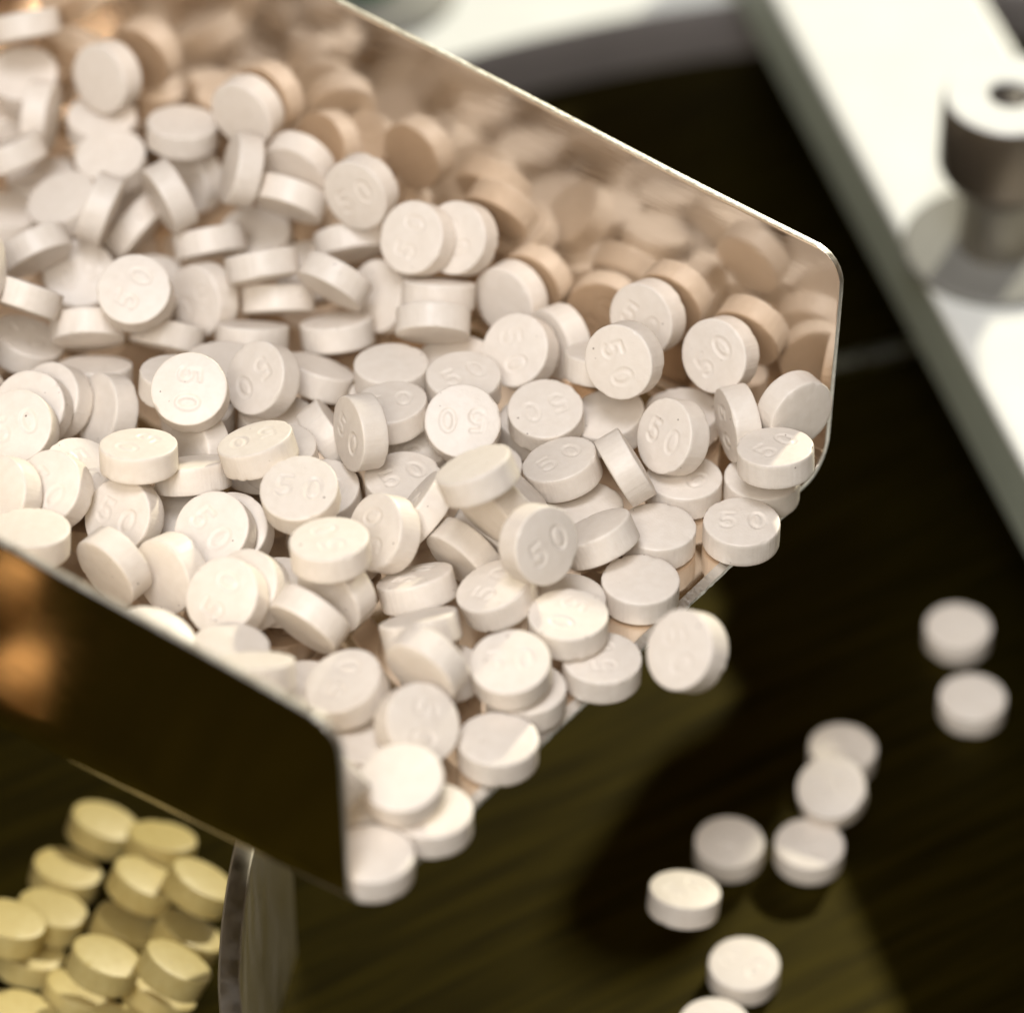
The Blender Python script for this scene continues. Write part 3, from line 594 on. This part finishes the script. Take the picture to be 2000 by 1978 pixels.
('K1','roll',-50.91,15.99,3,0.184,0.534,-0.825,0.031,0,0.53,68,34,-58,999),
('K2','roll',-54.1,3.28,3.13,0.129,-0.078,-0.978,0.146,0,0.53,63,22,-59,999),
('K3','roll',-47.19,23.2,3.25,0.218,0.522,-0.825,0.019,0,0.5,69,42,-58,999),
('K4','roll',-40.15,19.04,4.85,0.066,0.704,0.679,-0.198,0,0.43,61,43,-56,999),
('K5','roll',-41.58,11.23,6.56,0.002,-0.791,-0.555,0.257,0,0.47,58,36,-55,999),
('K6','roll',-43.46,7.24,3.43,0.089,-0.549,-0.794,0.246,0,0.47,57,32,-58,999),
('K7','roll',-48.18,-2.69,3.37,0.049,0.826,0.509,-0.239,0,0.47,55,21,-59,999),
('K8','roll',-35.14,10.02,7.55,0.154,-0.427,-0.854,0.255,0,0.43,52,38,-54,999),
('K9','roll',-36.41,5.11,4.43,0.276,0.153,-0.941,0.122,0,0.43,50,34,-58,999),
('K10','roll',-39.2,-2.86,3.66,0.304,0.632,-0.712,-0.041,0,0.43,48,26,-59,999),
('K11','roll',-53.98,-7.84,5.75,0.208,0.858,-0.467,-0.048,0,0.5,57,13,-57,999),
('K12','roll',-42.57,-10.07,5.84,0.052,0.867,0.42,-0.263,0,0.47,46,18,-57,999),
('K13','roll',-51.91,8.28,4.63,0.138,0.98,-0.057,-0.131,0,0.53,64,27,-57,999),
('K14','roll',-44.79,-3.74,9.88,0.236,0.66,-0.713,-0.023,0,0.5,51,21,-53,999),
('K15','roll',-37.05,-4.91,10.37,0.087,0.911,0.278,-0.292,0,0.43,44,25,-52,999),
('K16','roll',-55.9,2.64,8.87,0.033,0.819,0.54,-0.191,0,0.53,64,20,-53,999),
]
LABELS = {
 'G1': 'cream tablet with crisp upright 50, overlapping another stamped tablet, middle of heap',
 'D17': 'cream tablet facing out with its 50 stamp upside down, middle of heap',
 'C17': 'cream tablet facing out flat-on with its 50 stamp running downward',
 'C5': 'cream tablet facing out with its 50 stamp climbing steeply, upper middle of heap',
 'H0': 'cream tablet tipped to the lip with slanting 50 stamp and lit rim',
 'H4': 'tablet lying flat on the lip corner below the far side wall',
 'E12': 'tablet lying flat on another at the far wall\'s front corner',
 'E13': 'tablet propped behind the flat pair at the far wall\'s front corner',
 'E2': 'tablet standing face-out against the far side wall near its front edge',
 'G23': 'tablet with upright 50 resting on a plain tablet at the lip',
 'H8': 'brightly lit stamped tablet stacked on another at the lip\'s middle',
 'I2': 'plain tablet lying half lit at the edge of the scoop lip',
 'I8': 'bright plain tablet stacked on another at the near corner of the lip',
 'I10': 'tablet at the near wall\'s front end, lowest on the scoop lip',
 'H10': 'tablet tumbling in mid-air just off the scoop lip',
 'J7': 'tablet falling in mid-air above the dark turntable, tilted',
 'J1': 'pale tablet lying on the dark turntable, closest to the white bar',
 'J2': 'tablet lying on the dark turntable next to the one closest to the bar',
 'J3': 'tablet lying on the dark turntable behind a tilted one',
 'J4': 'tilted tablet leaning on another tablet on the dark turntable',
 'J5': 'tablet lying on the turntable between a leaning pair and a falling one',
 'J6': 'tablet lying flat on the turntable right in front of the leaning pair',
 'J8': 'tablet lying alone on the turntable below the falling one',
 'J9': 'tablet lying on the turntable farthest from the white bar',
}
def label_for(nm, kind, st, fac, s, w, h, q):
    if nm in LABELS: return LABELS[nm], None
    nz = q @ Vector((0, 0, 1)); up = nz.dot(NF); nz = nz if up >= 0 else -nz; up = abs(up)
    if kind == 'roll':
        r_ = 'in the roll touching the curved rail' if nm in ('K8', 'K9', 'K10', 'K15') else ('in the middle of three leaning rolls' if nm in ('K4', 'K5', 'K6', 'K7', 'K14', 'K12') else 'in the leaning roll farthest from the rail')
        return 'yellow tablet ' + r_ + ' under the scoop', 'yellow tablets ' + r_
    along = 'at the lip' if s < 10 else ('just behind the lip' if s < 24 else ('midway along the scoop' if s < 48 else ('in the scoop\'s rear half' if s < 72 else 'deep in the scoop\'s back')))
    side = 'beside near wall' if w < 18 else ('near-wall half' if w < 40 else ('far-wall half' if w < 64 else 'beside far wall'))
    if up > 0.94: pose = 'lying flat'
    else:
        a, b = nz.dot(AX), nz.dot(LT)
        d = ('backward' if a > 0 else 'lipward') if abs(a) > abs(b) else ('to far wall' if b > 0 else 'to near wall')
        pose = ('on edge, turned ' if up < 0.35 else ('steeply tipped ' if up < 0.7 else 'slightly tipped ')) + d
    if kind == 'fill': return 'half-buried tablet %s, %s, %s' % (pose, along, side), 'half-buried tablets %s %s' % (along, side)
    look = 'rim-on tablet' if abs(fac) < 0.3 else ('50-stamped tablet' if st else 'plain-faced tablet')
    lb = '%s %s, %s, %s' % (look, pose, along, side)
    return (lb if len(lb.replace('-', ' ').split()) > 14 else 'cream ' + lb), '%s %s, %s %s' % (look, pose, along, side)
rr = random.Random(9)
YMESH = []
for me in TMESH[:3]:
    m2 = me.copy(); m2.materials[0] = TAB_YELLOW; YMESH.append(m2)
for k, (nm, kind, x, y, z, qw, qx, qy, qz, st, fac, s, w, h, vis) in enumerate(TABLETS):
    o = bpy.data.objects.new('tablet', (YMESH if kind == 'roll' else TMESH)[rr.randrange(3 if kind == 'roll' else len(TMESH))]); scene.collection.objects.link(o)
    o.location = (x * MM, y * MM, z * MM); o.rotation_mode = 'QUATERNION'; o.rotation_quaternion = Quaternion((qw, qx, qy, qz)).normalized()
    lb, gp = label_for(nm, kind, st, fac, s, w, h, o.rotation_quaternion); tag(o, lb, 'tablet', gp)
# ------------------------------------------------------------------ white bar with its clamping knob
a, b_ = hit(1533, 31, 25.5), hit(1998, 902, 25.5)
dv = (b_ - a); dv.z = 0; dv.normalize(); nv = Vector((-dv.y, dv.x, 0))
if nv.x < 0: nv = -nv
BW, Z0, Z1 = 27.0, 13.0, 25.5
A = a - dv * 40; L = 330
root = empty('machine_bar', A + dv * L / 2 - Vector((0, 0, Z1 - Z0)))
tag(root, 'broad white machine bar crossing the dark turntable', 'machine bar')
V = []
for z in (Z1 - 1.6, Z1):
    for (p, q) in ((0, 0), (L, 0), (L, BW), (0, BW)): t = A + dv * p + nv * q; V.append((t.x, t.y, z))
BOX = [(0, 1, 2, 3), (4, 5, 6, 7), (0, 1, 5, 4), (1, 2, 6, 5), (2, 3, 7, 6), (3, 0, 4, 7)]
bevel(mesh_obj('top_plate', V, BOX, WHITE, root, False, (root.location / MM)), .7, 3)
V = []
for z in (Z0, Z1 - 1.6):
    for (p, q) in ((.5, .4), (L - .5, .4), (L - .5, BW - .4), (.5, BW - .4)): t = A + dv * p + nv * q; V.append((t.x, t.y, z))
bevel(mesh_obj('side_body', V, BOX, EDGE, root, False, (root.location / MM)), .4, 2)
V = []
for z in (8.32, Z0):
    for (p, q) in ((2, 4), (16, 4), (16, BW - 4), (2, BW - 4)): t = A + dv * p + nv * q; V.append((t.x, t.y, z))
mesh_obj('support_post', V, BOX, EDGE, root, False, (root.location / MM))
kb = hit(1946, 488, Z1)
root = empty('clamp_knob', kb); tag(root, 'dark clamping knob with pale drilled top on the white bar', 'knob')
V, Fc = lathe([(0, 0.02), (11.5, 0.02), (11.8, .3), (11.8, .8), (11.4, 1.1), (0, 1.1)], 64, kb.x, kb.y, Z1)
sharp(mesh_obj('knob_shadow_disc', V, Fc, SHADOW_FOOT_GREY, root, origin=kb))  # flat grey disc shaped as the knob's shadow on the bar
V, Fc = lathe([(0, 1.12), (4.9, 1.12), (4.9, 3), (4.7, 5), (4.9, 9.4), (5.6, 10.6), (0, 10.6)], 48, kb.x, kb.y, Z1)
sharp(mesh_obj('neck', V, Fc, NECKM, root, origin=kb))
V, Fc = lathe([(0, 10.62), (5.7, 10.62), (7.8, 13.0), (8.2, 14.0), (8.2, 23.0), (7.9, 23.6), (0, 23.6)], 64, kb.x, kb.y, Z1)
sharp(mesh_obj('head', V, Fc, KNOBM, root, origin=kb))
V, Fc = lathe([(2.7, 23.62), (7.7, 23.62), (8.0, 23.9), (7.7, 24.3), (2.9, 24.3), (2.7, 24.1), (2.7, 23.62)], 64, kb.x, kb.y, Z1)
cap = sharp(mesh_obj('bright_top_ring', V, Fc, WHITE, root, origin=kb))  # white ring puts the ceiling's reflection into the knob top
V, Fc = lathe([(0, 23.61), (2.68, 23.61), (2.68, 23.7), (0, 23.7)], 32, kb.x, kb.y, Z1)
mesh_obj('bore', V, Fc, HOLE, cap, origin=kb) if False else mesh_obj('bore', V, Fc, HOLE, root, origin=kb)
# ------------------------------------------------------------------ curved rail beside the rolled tablets
edge = [(520, 1440), (482, 1560), (452, 1672), (437, 1760), (430, 1820), (425, 1910), (430, 1978), (441, 2060), (460, 2150)]
zt = 34.0; thick = 2.3
E0 = [hit(px, py, zt) for px, py in edge]; V = []; Fc = []
N = 40; pts = []
for k in range(N + 1):       # smooth arc through the edge points
    t = k / N * (len(E0) - 1); i = min(int(t), len(E0) - 2); f = t - i
    p0, p1, p2, p3 = E0[max(i - 1, 0)], E0[i], E0[i + 1], E0[min(i + 2, len(E0) - 1)]
    pts.append(0.5 * ((2 * p1) + (-p0 + p2) * f + (2 * p0 - 5 * p1 + 4 * p2 - p3) * f * f + (-p0 + 3 * p1 - 3 * p2 + p3) * f ** 3))
for k, p in enumerate(pts):
    t = (pts[min(k + 1, N)] - pts[max(k - 1, 0)]).normalized(); nn = Vector((-t.y, t.x, 0)); nn = nn if nn.x > 0 else -nn
    for (q, z) in ((0, 0.02), (0, zt), (thick, zt), (thick, 0.02)): V.append((p.x + nn.x * q, p.y + nn.y * q, z))
for k in range(N):
    for j in range(4): Fc.append((k * 4 + j, k * 4 + (j + 1) % 4, (k + 1) * 4 + (j + 1) % 4, (k + 1) * 4 + j))
Fc += [(0, 1, 2, 3), (N * 4, N * 4 + 1, N * 4 + 2, N * 4 + 3)]
o = mesh_obj('guide_rail', V, Fc, RAILM, origin=(pts[N // 2].x, pts[N // 2].y, 0)); bevel(o, .25, 2, 50)
tag(o, 'curved upright steel guide rail standing under the scoop', 'guide rail')
# ------------------------------------------------------------------ slim strip on the turntable, green bottle on the deck
p, q = hit(1440, 762, 1.6), hit(1800, 676, 1.6); t = (q - p).normalized(); nn = Vector((-t.y, t.x, 0)); V = []
for z in (.02, 1.6):
    for (c, d) in ((p, 0), (q, 0), (q, 2.0), (p, 2.0)): V.append((c.x + nn.x * d, c.y + nn.y * d, z))
o = mesh_obj('wiper_strip', V, BOX, STRIP, None, False, ((p.x + q.x) / 2, (p.y + q.y) / 2, 0)); bevel(o, .3, 2)
tag(o, 'slim grey metal strip lying across the dark turntable', 'metal strip')
g = hit(722, -19, 8.3); root = empty('green_bottle', (g.x, g.y, 8.32)); tag(root, 'green bottle on a round grey foot standing on the white deck', 'bottle')
V, Fc = lathe([(0, 0), (12.2, 0), (12.6, .4), (12.6, 1.0), (12.2, 1.4), (0, 1.4)], 64, g.x, g.y, 8.32); sharp(mesh_obj('foot', V, Fc, SHADOW_FOOT_GREY, root, origin=(g.x, g.y, 8.32)), 50)
V, Fc = lathe([(0, 1.42), (4.2, 1.42), (4.6, 2), (4.6, 24), (4, 26), (2.6, 28), (2.6, 31), (0, 31)], 48, g.x, g.y, 8.32); sharp(mesh_obj('bottle_body', V, Fc, GREEN, root, origin=(g.x, g.y, 8.32)), 50)
V, Fc = lathe([(0, 31.02), (3.4, 31.02), (3.4, 37), (3, 37.6), (0, 37.6)], 48, g.x, g.y, 8.32); sharp(mesh_obj('cap', V, Fc, WHITE, root, origin=(g.x, g.y, 8.32)))

# ------------------------------------------------------------------ two added orange pieces out of view, mirrored as glints in the near wall
for (x, y, lb) in ((-141, -46.5, 'added orange piece mirrored in the near wall, the one farther from the scoop'), (-123.5, -42.8, 'added orange piece mirrored in the near wall, the one closer to the scoop')):
    root = empty('glint_piece', (x, y, 0.02)); tag(root, lb, 'glint_piece')
    V, Fc = lathe([(0, 0), (2.8, 0), (2.8, 3), (2.2, 3.6), (0, 3.6)], 32, x, y, .02); sharp(mesh_obj('glint_collar', V, Fc, GLINT_ORANGE, root, origin=(x, y, .02)))
    V, Fc = lathe([(0, 3.62), (3.4, 3.62), (3.7, 4.2), (3.7, 8), (3.4, 8.6), (0, 8.6)], 40, x, y, .02); sharp(mesh_obj('head', V, Fc, GLINT_ORANGE, root, origin=(x, y, .02)))  # upper part of the added orange glint piece
